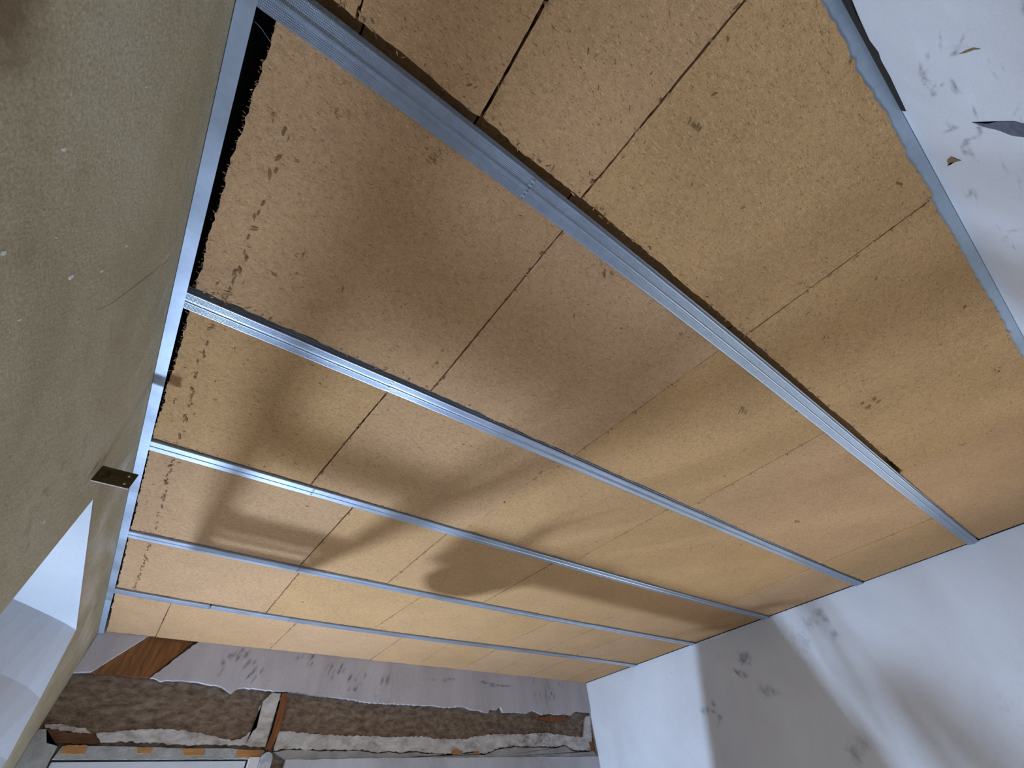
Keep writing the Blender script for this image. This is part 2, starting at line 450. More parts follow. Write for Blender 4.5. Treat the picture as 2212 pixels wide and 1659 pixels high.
# ---- far wall: earth render behind layers of plaster and timber
rng = random.Random(4)
DX0, DX1, DZ = -0.19, 0.605, 1.968
bm = bmesh.new()
add_box(bm, (XL - T, YF + 0.028, DZ), (XR, YF + 0.3, ZTOP))
add_box(bm, (XL - T, YF + 0.028, 0), (DX0, YF + 0.3, DZ))
add_box(bm, (DX1, YF + 0.028, 0), (XR, YF + 0.3, DZ))
wall_far = bm_obj('wall_far', bm, 'cob')
tag(wall_far, 'half-stripped wall of brown earth render, plaster and timber above a door', kind='structure')
def far_poly(name, px, m, front, back=0.030, step=0.012, amp=0.003, seed=1, rag=True):
    pts = [far_xz(*q) for q in px]
    if rag:
        pts = ragged(pts, step, amp, random.Random(seed), True)
    return prism(name, pts, 1, YF + front, YF + back, m, wall_far)
FZ = lambda x, z: tuple((CX + FPX * e[0] / e[2], CY + FPX * e[1] / e[2]) for e in [RM @ (np.array([x, YF, z]) - EYE)])[0]
edge_low = [(325, 1464), (345, 1470), (400, 1470), (430, 1475), (470, 1480), (488, 1490), (500, 1497), (515, 1486), (540, 1487),
            (590, 1493), (610, 1493), (650, 1497), (690, 1503), (740, 1508), (800, 1518), (850, 1520), (927, 1524), (963, 1528),
            (1004, 1526), (1017, 1532), (1056, 1540), (1057, 1533), (1073, 1532), (1080, 1526), (1087, 1538), (1139, 1540),
            (1151, 1535), (1173, 1544), (1187, 1540), (1200, 1544), (1223, 1542), (1234, 1544), (1245, 1536), (1276, 1540)]
far_poly('upper_plaster', edge_low + [FZ(XR - 0.001, 2.56), FZ(0.235, 2.56)], 'far_plaster', 0.0, seed=2)
far_poly('upper_plaster', [(160, 1452), (197, 1451), (305, 1384), FZ(0.0, 2.56), FZ(XL + 0.001, 2.56), FZ(XL + 0.001, 2.28)], 'far_plaster', 0.0, seed=3, amp=0.001)
far_poly('timber_brace', [(196, 1452), (322, 1463), (414, 1390), FZ(0.225, 2.56), FZ(0.0, 2.56), (302, 1384)], 'brace', 0.010, 0.05, seed=4, amp=0.0015)
# crumbled white plaster bands
band_top_r = [(602, 1580), (626, 1580), (671, 1584), (762, 1589), (852, 1591), (918, 1590), (952, 1596), (1008, 1596), (1038, 1588),
              (1076, 1585), (1132, 1586), (1178, 1582), (1234, 1590), (1262, 1592), (1266, 1549), (1277, 1545)]
crack_r = [(1282, 1619), (1270, 1621), (1239, 1620), (1220, 1608), (1202, 1613), (1166, 1612), (1110, 1611), (1076, 1616), (1049, 1628),
           (1022, 1623), (976, 1628), (918, 1625), (897, 1621), (863, 1625), (841, 1621), (814, 1625), (784, 1619), (694, 1619), (626, 1616), (592, 1621)]
far_poly('crumbled_plaster_band', band_top_r + crack_r, 'rag', 0.012, seed=5, step=0.014, amp=0.004)
band_top_l = [(208, 1584), (249, 1579), (336, 1573), (400, 1577), (445, 1585), (490, 1598), (520, 1596), (556, 1571), (562, 1526), (574, 1508), (592, 1495), (609, 1497)]
crack_l = [(586, 1582), (574, 1614), (560, 1613), (536, 1611), (490, 1608), (400, 1608), (325, 1604), (260, 1600), (216, 1605)]
far_poly('crumbled_plaster_band', band_top_l + crack_l, 'rag', 0.012, seed=6, step=0.012, amp=0.004)
far_poly('crumbled_plaster_band', [(97, 1563), (130, 1562), (184, 1572), (200, 1582), (165, 1582), (95, 1571)], 'rag', 0.014, seed=7, step=0.01, amp=0.003)
far_poly('timber_stud', [(611, 1497), (623, 1497), (617, 1526), (606, 1576), (588, 1614), (584, 1622), (573, 1618), (588, 1582)], 'stud', 0.006, seed=8, amp=0.001)
far_poly('broken_lath', [(80, 1588), (93, 1570), (125, 1576), (164, 1583), (203, 1583), (217, 1606), (165, 1607), (140, 1603), (108, 1607), (104, 1596)], 'lath', 0.010, seed=9, step=0.01, amp=0.003)
far_poly('broken_lath', [(1152, 1546), (1172, 1549), (1190, 1545), (1215, 1549), (1232, 1548), (1228, 1556), (1200, 1559), (1165, 1553)], 'stud', 0.016, seed=10, step=0.012, amp=0.003)
far_poly('broken_lath', [(1274, 1602), (1284, 1602), (1284, 1619), (1279, 1619)], 'stud', 0.008, seed=11, amp=0.001)
far_poly('broken_lath', [(978, 1622), (990, 1618), (1001, 1622), (999, 1629), (977, 1629)], 'block', 0.004, seed=12, amp=0.002)
far_poly('broken_lath', [(1025, 1622), (1036, 1622), (1035, 1629), (1026, 1629)], 'block', 0.004, seed=13, amp=0.002)
# lintel course over the door: mortar with timber blocks let in
far_poly('lintel_mortar', [(112, 1640), (135, 1612), (216, 1611), (300, 1613), (400, 1616), (490, 1616), (572, 1622), (560, 1640), (540, 1639)], 'mortar', 0.004, seed=14, amp=0.001)
for i, q in enumerate(([(130, 1629), (141, 1610), (188, 1610), (182, 1629)], [(295, 1615), (330, 1615), (325, 1628), (297, 1628)],
                       [(394, 1617), (442, 1618), (440, 1632), (397, 1632)], [(511, 1619), (569, 1621), (557, 1637), (511, 1637)])):
    far_poly('timber_block', q, 'block', -0.002, seed=15 + i, amp=0.0015)
# lower plaster: right of the door and the narrow strip left of it
top = [(q[0], q[1] + 3) for q in crack_r[::-1]]
px_top = [far_xz(*q) for q in top]
ledge = [far_xz(*q) for q in ((618, 1641), (850, 1637), (1060, 1636), (1284, 1634))]
pts = ragged(px_top, 0.02, 0.002, random.Random(21)) + [(XR - 0.001, ledge[-1][1])] + ledge[::-1]
prism('crack_edge_plaster', pts, 1, YF + 0.006, YF + 0.03, 'mortar', wall_far)
prism('lower_plaster', ragged(ledge[:-1] + [(XR - 0.001, ledge[-1][1])], 0.05, 0.0015, random.Random(22)) + [(XR - 0.001, 0.0), (0.715, 0.0)], 1, YF, YF + 0.03, 'low', wall_far)
prism('lower_plaster', ragged([far_xz(100, 1575), far_xz(100, 1606), far_xz(125, 1612), far_xz(108, 1640), (DX0, 1.95)], 0.02, 0.002, random.Random(23)) + [(DX0, 0), (XL + 0.001, 0.0), (XL + 0.001, 2.07)], 1, YF, YF + 0.03, 'mortar', wall_far)
# streaks of dirt and scrapes on the upper plaster are patches on its face
def patch(name, wall, axis, face, pts, m, thick=0.0008):
    return prism(name, pts, axis, face, face + thick, m, wall)
def blob(u, v, ru, rv, ang, rng, n=14, jit=0.35):
    out = []
    for i in range(n):
        a = 2 * math.pi * i / n
        r = 1 + rng.uniform(-jit, jit)
        x, y = ru * r * math.cos(a), rv * r * math.sin(a)
        out.append((u + x * math.cos(ang) - y * math.sin(ang), v + x * math.sin(ang) + y * math.cos(ang)))
    return out
# ---- marks on the white walls
def skin(name, wall, axis, face, u0, u1, v0, v1, step, m, spots):
    """thin paint skin over the visible wall face; point attributes say where it is scuffed, scraped or shaded"""
    nu, nv = int((u1 - u0) / step), int((v1 - v0) / step)
    U = np.linspace(u0, u1, nu + 1); V = np.linspace(v0, v1, nv + 1)
    uu, vv = np.meshgrid(U, V, indexing='ij')
    P = {0: (np.full_like(uu, face), uu, vv), 1: (uu, np.full_like(uu, face), vv)}[axis]
    verts = np.stack(P, -1).reshape(-1, 3)
    idx = np.arange((nu + 1) * (nv + 1)).reshape(nu + 1, nv + 1)
    faces = np.stack([idx[:-1, :-1], idx[1:, :-1], idx[1:, 1:], idx[:-1, 1:]], -1).reshape(-1, 4)
    me = bpy.data.meshes.new(name); me.from_pydata(verts.tolist(), [], faces.tolist())
    val = {'scuff': np.zeros(uu.size), 'pale': np.zeros(uu.size)}
    for kind, cu, cv, ru, rv, ang, amp in spots:
        du, dv = uu - cu, vv - cv
        a = (du * math.cos(ang) + dv * math.sin(ang)) / ru; b = (-du * math.sin(ang) + dv * math.cos(ang)) / rv
        val[kind] = np.maximum(val[kind], (amp * np.exp(-(a * a + b * b))).ravel())
    for kk, arr in val.items():
        at = me.attributes.new(kk, 'FLOAT', 'POINT'); at.data.foreach_set('value', arr.astype(np.float32))
    return link(name, me, m, wall)
rng = random.Random(12)
spots = []
for px, py, n, sp, size, amp in ((1612, 1430, 4, 0.02, 0.035, 1.0), (1606, 1455, 3, 0.02, 0.03, 1.0), (1660, 1490, 3, 0.02, 0.05, 0.75), (1535, 1535, 3, 0.03, 0.03, 0.9), (1560, 1560, 3, 0.03, 0.025, 0.8),
          (1770, 1345, 3, 0.03, 0.045, 0.8), (1785, 1308, 4, 0.05, 0.02, 0.8), (1825, 1340, 3, 0.04, 0.02, 0.8), (1820, 1378, 3, 0.03, 0.03, 1.0), (1870, 1370, 2, 0.04, 0.02, 0.9),
          (1935, 1370, 4, 0.06, 0.03, 0.9), (1970, 1372, 3, 0.05, 0.03, 0.9), (1895, 1320, 3, 0.03, 0.025, 0.9), (2040, 1360, 3, 0.04, 0.03, 0.7), (2180, 1215, 3, 0.05, 0.03, 0.8),
          (2190, 1340, 4, 0.08, 0.04, 0.6), (2100, 1500, 2, 0.05, 0.015, 0.8), (2070, 1450, 2, 0.05, 0.015, 0.8), (1860, 1625, 3, 0.04, 0.04, 0.8), (2020, 1580, 2, 0.05, 0.012, 0.8),
          (1440, 1450, 2, 0.04, 0.012, 0.7), (2150, 1310, 3, 0.1, 0.02, 0.6), (2060, 1270, 2, 0.1, 0.015, 0.6), (1720, 1420, 2, 0.03, 0.03, 0.5), (2040, 1310, 3, 0.08, 0.02, 0.6)):
    y, z = right_yz(px, py)
    for _ in range(n):
        spots.append(('scuff', y + rng.gauss(0, sp), z + rng.gauss(0, sp), size * rng.uniform(0.7, 1.7), size * rng.uniform(0.5, 1.1), rng.uniform(-1, 1), amp * rng.uniform(0.75, 1.05)))
skin('paint_skin', wall_right, 0, XR - 0.0006, 0.99, YF, 1.60, ZC + 0.1, 0.008, 'white', spots)
spots = []
for px, py, n, sp, L in ((1990, 160, 5, 0.012, 0.02), (2000, 195, 6, 0.012, 0.02), (2040, 90, 3, 0.02, 0.03), (2060, 205, 4, 0.015, 0.02), (2080, 310, 5, 0.015, 0.03), (2100, 430, 4, 0.02, 0.03), (2180, 510, 4, 0.03, 0.04),
                      (2190, 235, 4, 0.015, 0.04), (2160, 30, 2, 0.02, 0.02), (1960, 90, 2, 0.02, 0.02), (2190, 400, 3, 0.03, 0.03), (2050, 280, 3, 0.01, 0.03), (2140, 150, 3, 0.02, 0.02), (2110, 265, 4, 0.01, 0.03), (2085, 330, 4, 0.01, 0.02)):
    x, z = near_xz(px, py)
    for _ in range(n):
        spots.append(('scuff', x + rng.gauss(0, sp), z + rng.gauss(0, sp * 0.6), L * rng.uniform(0.4, 1.0), rng.uniform(0.002, 0.006), rng.uniform(-0.5, 1.0), rng.uniform(0.6, 0.95)))
    spots.append(('pale', x + rng.gauss(0, 0.05), z + rng.gauss(0, 0.04), 0.04, 0.015, rng.uniform(-1, 1), 0.8))
skin('paint_skin', wall_near, 1, YN - 0.0034, 0.30, 1.9, 1.95, ZC + 0.1, 0.005, 'white', spots)
# upper plaster of the far wall: rubbed dark streaks running down
spots = []
for px, py, n, sx, sz in ((510, 1420, 7, 0.08, 0.05), (560, 1450, 6, 0.05, 0.06), (520, 1410, 5, 0.05, 0.03), (660, 1425, 7, 0.06, 0.05), (720, 1450, 8, 0.07, 0.06), (770, 1470, 7, 0.06, 0.06), (750, 1500, 5, 0.06, 0.04),
                          (830, 1465, 5, 0.04, 0.06), (1060, 1478, 5, 0.10, 0.02), (1090, 1482, 4, 0.06, 0.02), (1190, 1498, 5, 0.06, 0.05), (480, 1455, 4, 0.05, 0.05), (950, 1465, 3, 0.1, 0.02), (1215, 1485, 3, 0.05, 0.04), (430, 1450, 4, 0.06, 0.06)):
    x, z = far_xz(px, py)
    for _ in range(n):
        flat = 950 <= px <= 1100
        spots.append(('scuff', x + rng.uniform(-sx, sx), z + rng.uniform(-sz, sz) * 0.7, rng.uniform(0.03, 0.06) if flat else rng.uniform(0.006, 0.016), rng.uniform(0.006, 0.012) if flat else rng.uniform(0.015, 0.04), 0.0 if flat else rng.uniform(-0.5, -0.1), rng.uniform(0.6, 1.0)))
sk_x0, sk_z0 = far_xz(440, 1474)
skin('paint_skin', wall_far, 1, YF - 0.0006, 0.30, XR - 0.002, 2.285, ZC + 0.06, 0.008, 'far_plaster', spots)
def near_patch(name, px, m, thick=0.0012):
    pts = [near_xz(*q) for q in px]
    return prism(name, pts, 1, YN - 0.004, YN - 0.004 + thick, m, wall_near)
near_patch('plaster_gap_shade', [(1808, -6), (1832, -6), (1844, 28), (1858, 57), (1874, 92), (1893, 117), (1899, 135), (1918, 169), (1935, 205), (1953, 243), (1942, 241), (1886, 143), (1845, 66)], 'deck', 0.002)  # dark patch painted for the shade in the recess beside the track
near_patch('plaster_gouge', [(2095, 268), (2128, 271), (2155, 266), (2185, 266), (2215, 275), (2215, 302), (2180, 297), (2150, 285), (2120, 278)], 'gouge')
near_patch('plaster_gouge', [(2065, 122), (2080, 114), (2096, 108), (2112, 111), (2098, 113), (2082, 119)], 'brown_spot')
near_patch('plaster_chip', [(2042, 348), (2050, 341), (2060, 346), (2072, 350), (2058, 354), (2048, 355), (2044, 362)], 'brown_spot')
# ---- marks on the left wall
def left_patch(name, px, m, thick=0.0012, rag=0):
    pts = [left_yz(*q) for q in px]
    if rag: pts = ragged(pts, rag * 3, rag, random.Random(len(px)), True)
    return prism(name, pts, 0, XL, XL + thick, m, wall_left)
rng = random.Random(17)
for px, py, r in ((135, 322, 0.0022), (152, 597, 0.0034), (218, 585, 0.0022), (272, 530, 0.0014), (4, 545, 0.003), (120, 512, 0.001), (40, 690, 0.002), (94, 1127, 0.003), (315, 187, 0.0012)):
    y, z = left_yz(px, py)
    prism('plaster_chip', blob(y, z, r, r * 1.2, 0, rng, 9, 0.25), 0, XL, XL + 0.0015, 'chip_and_lit_edge', wall_left)
spots = []
for (ax, ay), (bx, by), wd, amp in (((388, 515), (335, 590), 0.004, 0.9), ((380, 570), (330, 700), 0.006, 0.8), ((352, 690), (275, 850), 0.006, 0.7), ((310, 840), (220, 1010), 0.008, 0.7),
                                    ((372, 620), (345, 720), 0.004, 0.9), ((330, 800), (250, 960), 0.012, 0.5), ((280, 950), (200, 1070), 0.01, 0.5), ((130, 230), (30, 250), 0.01, 0.35), ((160, 90), (110, 60), 0.02, 0.5), ((260, 560), (120, 680), 0.02, 0.3), ((240, 1080), (225, 1250), 0.02, 0.5)):
    y0_, z0_ = left_yz(ax, ay); y1_, z1_ = left_yz(bx, by)
    spots.append(('pale', (y0_ + y1_) / 2, (z0_ + z1_) / 2, math.hypot(y1_ - y0_, z1_ - z0_) / 2, wd, math.atan2(z1_ - z0_, y1_ - y0_), amp))
for px, py, ru, rv, ang, amp in ((10, 30, 0.06, 0.05, 0, 1.0), (40, 15, 0.03, 0.03, 0, 0.9), (90, 10, 0.03, 0.012, 0, 0.7), (225, 990, 0.02, 0.02, 0, 0.8), (205, 1010, 0.05, 0.012, -0.9, 0.9), (325, 800, 0.02, 0.012, 0, 0.8), (170, 690, 0.008, 0.003, 0.5, 1.0),  # dirt spots, and one by the track painting the plate's cast shadow
                                 (170, 380, 0.03, 0.03, 0, 0.45), (60, 560, 0.05, 0.02, 0.3, 0.4), (120, 810, 0.05, 0.02, 0, 0.4), (60, 1180, 0.02, 0.01, 0, 0.8), (150, 640, 0.04, 0.02, 0, 0.35), (300, 260, 0.04, 0.03, 0, 0.3)):
    y, z = left_yz(px, py); spots.append(('scuff', y, z, ru, rv, ang, amp))
skin('paint_skin', wall_left, 0, XL + 0.0005, -0.2, 1.333, 1.72, ZC + 0.0, 0.005, 'left', spots)
spots = [('pale', y, 2.30 + 0.12 * rng.random(), rng.uniform(0.1, 0.25), rng.uniform(0.03, 0.07), rng.uniform(-0.3, 0.3), 0.9) for y in np.linspace(1.4, 2.9, 9)]
skin('paint_skin', wall_left, 0, XL + 0.0005, 1.334, YF, 2.262, ZC, 0.008, 'left', spots)
left_patch('hairline_crack', [(362, 562), (300, 610), (240, 655), (205, 672), (240, 656), (300, 611)], 'left_crack', 0.0008)

# dark strip standing in for the shade in the gap above the track
for nm, a, b in (('track_gap_shade', (XL, YN, ZC + 0.03), (XL + 0.008, YF, ZTOP)),):
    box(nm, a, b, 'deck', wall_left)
box('board_gap_shade', (XR - 0.006, YN, ZC + 0.007), (XR, YF, ZTOP), 'deck', wall_right)  # dark strip painting the shade in the gap between boards and wall

# ------------------------------------------------------------------ ceiling: rails
RAILS = {
 1: ([(740, 62.5), (976, 238), (1155, 385), (1293.6, 496), (1371, 560), (1480, 644), (1595, 732), (1696, 813), (1804, 906), (1932, 1022), (2006, 1088), (2114, 1168)],
     [(553.6, 10), (740, 145), (942.6, 290), (1125, 430), (1209, 500), (1280, 553.6), (1480, 702), (1564, 769), (1649, 830), (1716, 884), (1784, 933), (1898, 1029), (1966, 1080), (2091.6, 1176)]),
 2: ([(398, 631), (740, 776), (848, 820), (1030, 898), (1213, 975), (1314, 1022.5), (1480, 1097), (1589, 1137), (1712, 1193), (1840, 1248), (1869, 1261)],
     [(390, 665), (740, 805), (836, 845), (990, 911), (1179, 995.5), (1415, 1093), (1564, 1154), (1692, 1207), (1852, 1269)]),
 3: ([(324, 952), (452, 989), (740, 1070), (934, 1127), (1115, 1185), (1296, 1232), (1564, 1310), (1671, 1335)],
     [(319, 970), (668, 1075), (740, 1095), (898, 1138), (963, 1152), (1151, 1207), (1296, 1246), (1547, 1314), (1654, 1341)]),
 4: ([(273.7, 1148.5), (500, 1198), (645, 1226.5), (862, 1270), (1042, 1308), (1296, 1352), (1506, 1391)],
     [(271, 1160), (500, 1205.6), (644.7, 1235.5), (862, 1281), (1042, 1315), (1296, 1361), (1498, 1397)]),
 5: ([(248.5, 1272), (400, 1302), (500, 1318), (626, 1336), (850, 1367), (900, 1373.5), (1067, 1396), (1350, 1433)],
     [(247, 1280), (400, 1309), (500, 1326), (626, 1343), (850, 1376), (900, 1381), (1067, 1404), (1350, 1439)])}
RW = 0.048
CEN = {}
for i, (u, l) in RAILS.items():
    xs, ys = [], []
    for P, s in ((u, 1), (l, -1)):
        for q in P:
            x, y = ceil_xy(*q, z=ZC); xs.append(x); ys.append(y)
    nu = len(u); A = np.array(xs); Y = np.array(ys)
    sgn = np.r_[-np.ones(nu), np.ones(len(l))]
    B = np.stack([A ** 0, A, A ** 2, A ** 3, sgn], 1)
    co = np.linalg.lstsq(B, Y, rcond=None)[0]
    CEN[i] = co[:4]
def cen(i, x):
    c = CEN[i]; return float(c[0] + c[1] * x + c[2] * x * x + c[3] * x ** 3)

# furring section: knurled flanges, centre groove, folded lips, upstanding sides
def rail_profile(wd, h=0.018, groove=0.0022, ribs=True):
    hw = wd / 2
    half = [(0.0016, groove), (0.0034 if groove > 0 else 0.0046, 0.0)]
    if ribs:
        n = 5; a0, a1 = 0.0055, hw - 0.0035
        for j in range(n):
            c = a0 + (a1 - a0) * (j + 0.5) / n; s = (a1 - a0) / n * 0.32
            half += [(c - s, 0.0), (c, 0.0007), (c + s, 0.0)]
    half += [(hw - 0.0012, 0.0), (hw, 0.0012), (hw, h * 0.42), (hw - 0.0015, h * 0.46), (hw - 0.0015, h * 0.6), (hw, h * 0.64), (hw, h), (hw + 0.004, h)]
    return [(-a, b) for a, b in half[::-1]] + half
def sweep(name, prof, path, m, parent, z0=ZC, lap=0.0):
    bm = bmesh.new(); rows = []
    for (x, y) in path:
        rows.append([bm.verts.new((x, y + a, z0 + b)) for a, b in prof])
    for p, q in zip(rows[:-1], rows[1:]):
        for j in range(len(prof) - 1):
            bm.faces.new((p[j], p[j + 1], q[j + 1], q[j]))
    bm.normal_update()
    me = bpy.data.meshes.new(name); bm.to_mesh(me); bm.free()
    return link(name, me, m, parent)
SPLICE = {1: [(1140, 408)], 2: [(842, 832)], 3: [(671, 1068)], 4: [(645, 1230)], 5: [(452, 1311), (626, 1340)]}
WHERE = {1: 'galvanised furring rail with knurled flanges beside the row nearest the scuffed wall',
         2: 'galvanised furring rail with a bright glint, second from the scuffed corner wall',
         3: 'galvanised furring rail, third from the door wall, middle of the five',
         4: 'galvanised furring rail, second from the stripped door wall',
         5: 'galvanised furring rail closest to the stripped door wall, in three lengths'}
for i in range(1, 6):
    root = empty('furring_rail', (XL + 0.03, cen(i, XL), ZC))
    tag(root, WHERE[i], 'rail', 'parallel furring rails under the insulation')
    cuts = [XL + 0.012] + [ceil_xy(*q, z=ZC)[0] for q in SPLICE[i]] + [XR - 0.004]
    for s, (a, b) in enumerate(zip(cuts[:-1], cuts[1:])):
        lap = 0.0 if s == 0 else 0.0012 * (1 if s % 2 else -0.2)
        gap = 0.006 if i == 5 and s == 1 else 0.001
        xa = a + (gap if s else 0)
        n = max(6, int((b - xa) / 0.06))
        path = [(xa + (b - xa) * t / n, cen(i, xa + (b - xa) * t / n)) for t in range(n + 1)]
        o = sweep('rail_length', rail_profile(RW - (0.0016 if s % 2 else 0), 0.018, -0.0034 if i == 1 else 0.0022, i <= 2), path, 'zinc_knurl' if i <= 2 else 'zinc', root, ZC + (0.0008 if s % 2 else 0))
        o.matrix_parent_inverse = Matrix.Translation(-root.location)
        if s:
            for k2 in (-0.016, -0.007, 0.007, 0.016):
                yy = cen(i, a) + k2
                box('splice_tab', (a - 0.004, yy - 0.0022, ZC - 0.0012), (a + 0.004, yy + 0.0022, ZC + 0.0012), 'zinc', o)

# perimeter tracks (channel: wall web and two flanges)
def track(name, a, b, wall_axis, wall_at, sgn, wd, m, label, group=None, ZC=ZC):
    bm = bmesh.new()
    th_ = 0.0012
    if wall_axis == 0:
        x0_, x1_ = sorted((wall_at, wall_at + sgn * wd))
        add_box(bm, (x0_, a, ZC - th_), (x1_, b, ZC))
        xf0, xf1 = sorted((wall_at, wall_at + sgn * 0.005)); add_box(bm, (xf0, a, ZC + 0.026), (xf1, b, ZC + 0.027))
        xw0, xw1 = sorted((wall_at, wall_at + sgn * th_))
        add_box(bm, (xw0, a, ZC), (xw1, b, ZC + 0.026))
    else:
        y0_, y1_ = sorted((wall_at, wall_at + sgn * wd))
        add_box(bm, (a, y0_, ZC - th_), (b, y1_, ZC))
        add_box(bm, (a, y0_, ZC + 0.026), (b, y1_, ZC + 0.027))
        yw0, yw1 = sorted((wall_at, wall_at + sgn * th_))
        add_box(bm, (a, yw0, ZC), (b, yw1, ZC + 0.026))
    o = bm_obj(name, bm, m)
    tag(o, label, 'track', group)
    return o
ysplit = on_plane(229, 1295, 0, XL + 0.012)[1]
ysplit = ceil_xy(236, 1295, ZC)[1]
track('perimeter_track', YN + 0.002, ysplit - 0.001, 0, XL + 0.0015, 1, 0.0245, 'zinc', 'long bright steel channel along the smoke-stained brown plaster wall')
track('perimeter_track', ysplit + 0.001, YF - 0.004, 0, XL + 0.0015, 1, 0.0235, 'zinc_dull', 'short dull steel channel piece in the corner of brown wall and door wall')
track('perimeter_track', XL + 0.03, XR - 0.004, 1, YN - 0.002, 1, 0.0265, 'zinc_dull', 'dull grey steel channel along the scuffed white wall facing the door wall', ZC=ZC + 0.0125)

# ------------------------------------------------------------------ ceiling: insulation boards
JOINTS = {
 0: [((780, 0), (765, 65), 5), ((1180, 0), (1030, 270), 5), ((1610, 0), (1250, 435), 4), ((2005, 435), (1610, 725), 3), ((2212, 905), (1955, 1010), 4), None],
 1: [((1210, 505), (935, 840), 3), ((1560, 780), (1240, 960), 3), ((1757, 948), (1500, 1090), 1), ((2001, 1125), (1848, 1187), 1)],
 2: [((840, 845), (670, 1046), 3.5), ((1190, 1005), (1006, 1145), 1.5), ((1424, 1112), (1260, 1200), 1.5), ((1750, 1228), (1605, 1290), 1)],
 3: [((757, 1102), (645, 1225), 5), ((959, 1158), (862, 1239), 3), ((1191, 1221), (1079, 1279), 1.5), ((1420, 1290), (1325, 1331), 3), ((1584, 1325), (1452, 1376), 6)],
 4: [((645, 1239), (580, 1317), 4), ((909, 1293), (825, 1342), 2), ((1111, 1330), (1024, 1384), 1.5), ((1184, 1348), (1079, 1395), 3), ((1260, 1369), (1180, 1405), 2.5), ((1322, 1387), (1243, 1415), 2), ((1424, 1389), (1325, 1426), 5)],
 5: [((369, 1304), (343, 1361), 3), ((635, 1351), (579, 1405), 3), ((866, 1379), (790, 1432), 3), ((963, 1395), (900, 1438), 1.5), ((1065, 1406), (997, 1447), 2), ((1135, 1418), (1069, 1454), 1.5), ((1223, 1427), (1139, 1463), 2.5), ((1300, 1436), (1232, 1467), 6)]}
JOINTS[0] = [j for j in JOINTS[0] if j]
LEFT_EDGE = [(0.0, -0.238), (0.174, -0.241), (0.35, -0.249), (0.45, -0.253), (0.63, -0.255), (0.95, -0.259), (1.07, -0.262), (1.29, -0.266), (1.75, -0.2645), (2.5, -0.263), (3.11, -0.262)]
def left_edge(y):
    return float(np.interp(y, [a for a, b in LEFT_EDGE], [b for a, b in LEFT_EDGE]))
def lo_y(s, x):      # edge towards the camera-side wall
    if s == 0: return YN + 0.0215
    return cen(s, x) + RW / 2 - 0.004
def hi_y(s, x):
    if s == 5: return YF - 0.002
    if s == 0: return cen(1, x) - RW / 2 - (0.021 if x < 2.07 else 0.006)
    if s == 1: return cen(2, x) - RW / 2 - (0.012 if x < 0.5 else 0.008)
    return cen(s + 1, x) - RW / 2 - 0.006
rng = random.Random(77)
BT = 0.055
def joint_line(j):
    (a, b, g) = j
    xa, ya = ceil_xy(*a); xb, yb = ceil_xy(*b)
    sl = (xb - xa) / (yb - ya)
    sl = max(-0.06, min(0.06, sl))
    ym = (ya + yb) / 2; xm = (xa + xb) / 2
    return (lambda y: xm + sl * (y - ym)), max(g, 2.0 if ym < 1.3 else 3.0) * 0.001
def wavy(rng, n, amp, coarse=4):
    ctrl = [rng.uniform(-1, 1) for _ in range(coarse + 2)]
    out = []
    for i in range(n):
        t = i / max(1, n - 1) * (coarse)
        a = int(t); f = t - a
        out.append(amp * (0.6 * (ctrl[a] * (1 - f) + ctrl[a + 1] * f) + 0.5 * rng.uniform(-1, 1)))
    return out
boards = []
for s in range(6):
    js = [joint_line(j) for j in JOINTS[s]]
    js.sort(key=lambda q: q[0](cen(max(1, s), 0.5)))
    bounds = [None] + js + [None]
    for bi in range(len(bounds) - 1):
        L, R = bounds[bi], bounds[bi + 1]
        fl = left_edge if L is None else (lambda y, L=L: L[0](y) + L[1] / 2)
        fr = (lambda y: XR - 0.013) if R is None else (lambda y, R=R: R[0](y) - R[1] / 2)
        xl0 = fl(lo_y(s, 0.5)); xr0 = fr(lo_y(s, 0.5))
        pts = []
        nb = max(6, int((xr0 - xl0) / 0.011))
        w1 = wavy(rng, nb + 1, 0.005 if s == 0 else 0.0022, 9 if s == 0 else 4)
        for i in range(nb + 1):                                   # low edge, left to right
            t = i / nb; ylo = lo_y(s, xl0 + (xr0 - xl0) * t)
            x = fl(ylo) + (fr(ylo) - fl(ylo)) * t
            pts.append((x, lo_y(s, x) + w1[i]))
        ya, yb = lo_y(s, xr0), hi_y(s, xr0)
        ns = max(8, int((yb - ya) / 0.010)); wv_ = wavy(rng, ns + 1, 0.0012 if R else 0.003, 6)
        for i in range(1, ns):
            y = ya + (yb - ya) * i / ns
            pts.append((fr(y) + wv_[i], y))
        w2 = wavy(rng, nb + 1, 0.0035, 7)
        for i in range(nb, -1, -1):
            t = i / nb; yh = hi_y(s, xl0 + (xr0 - xl0) * t)
            x = fl(yh) + (fr(yh) - fl(yh)) * t
            pts.append((x, hi_y(s, x) + w2[i]))
        ya, yb = lo_y(s, xl0), hi_y(s, xl0)
        wv_ = wavy(rng, ns + 1, 0.0045 if L is None else 0.0012, 9)
        for i in range(ns - 1, 0, -1):
            y = ya + (yb - ya) * i / ns
            pts.append((fl(y) + wv_[i], y))
        dz = rng.uniform(-0.0012, 0.0015)
        o = prism('insulation_board', pts, 2, ZB + dz, ZB + BT, 'fibre', ceiling)
        boards.append((o, s, fl, fr))
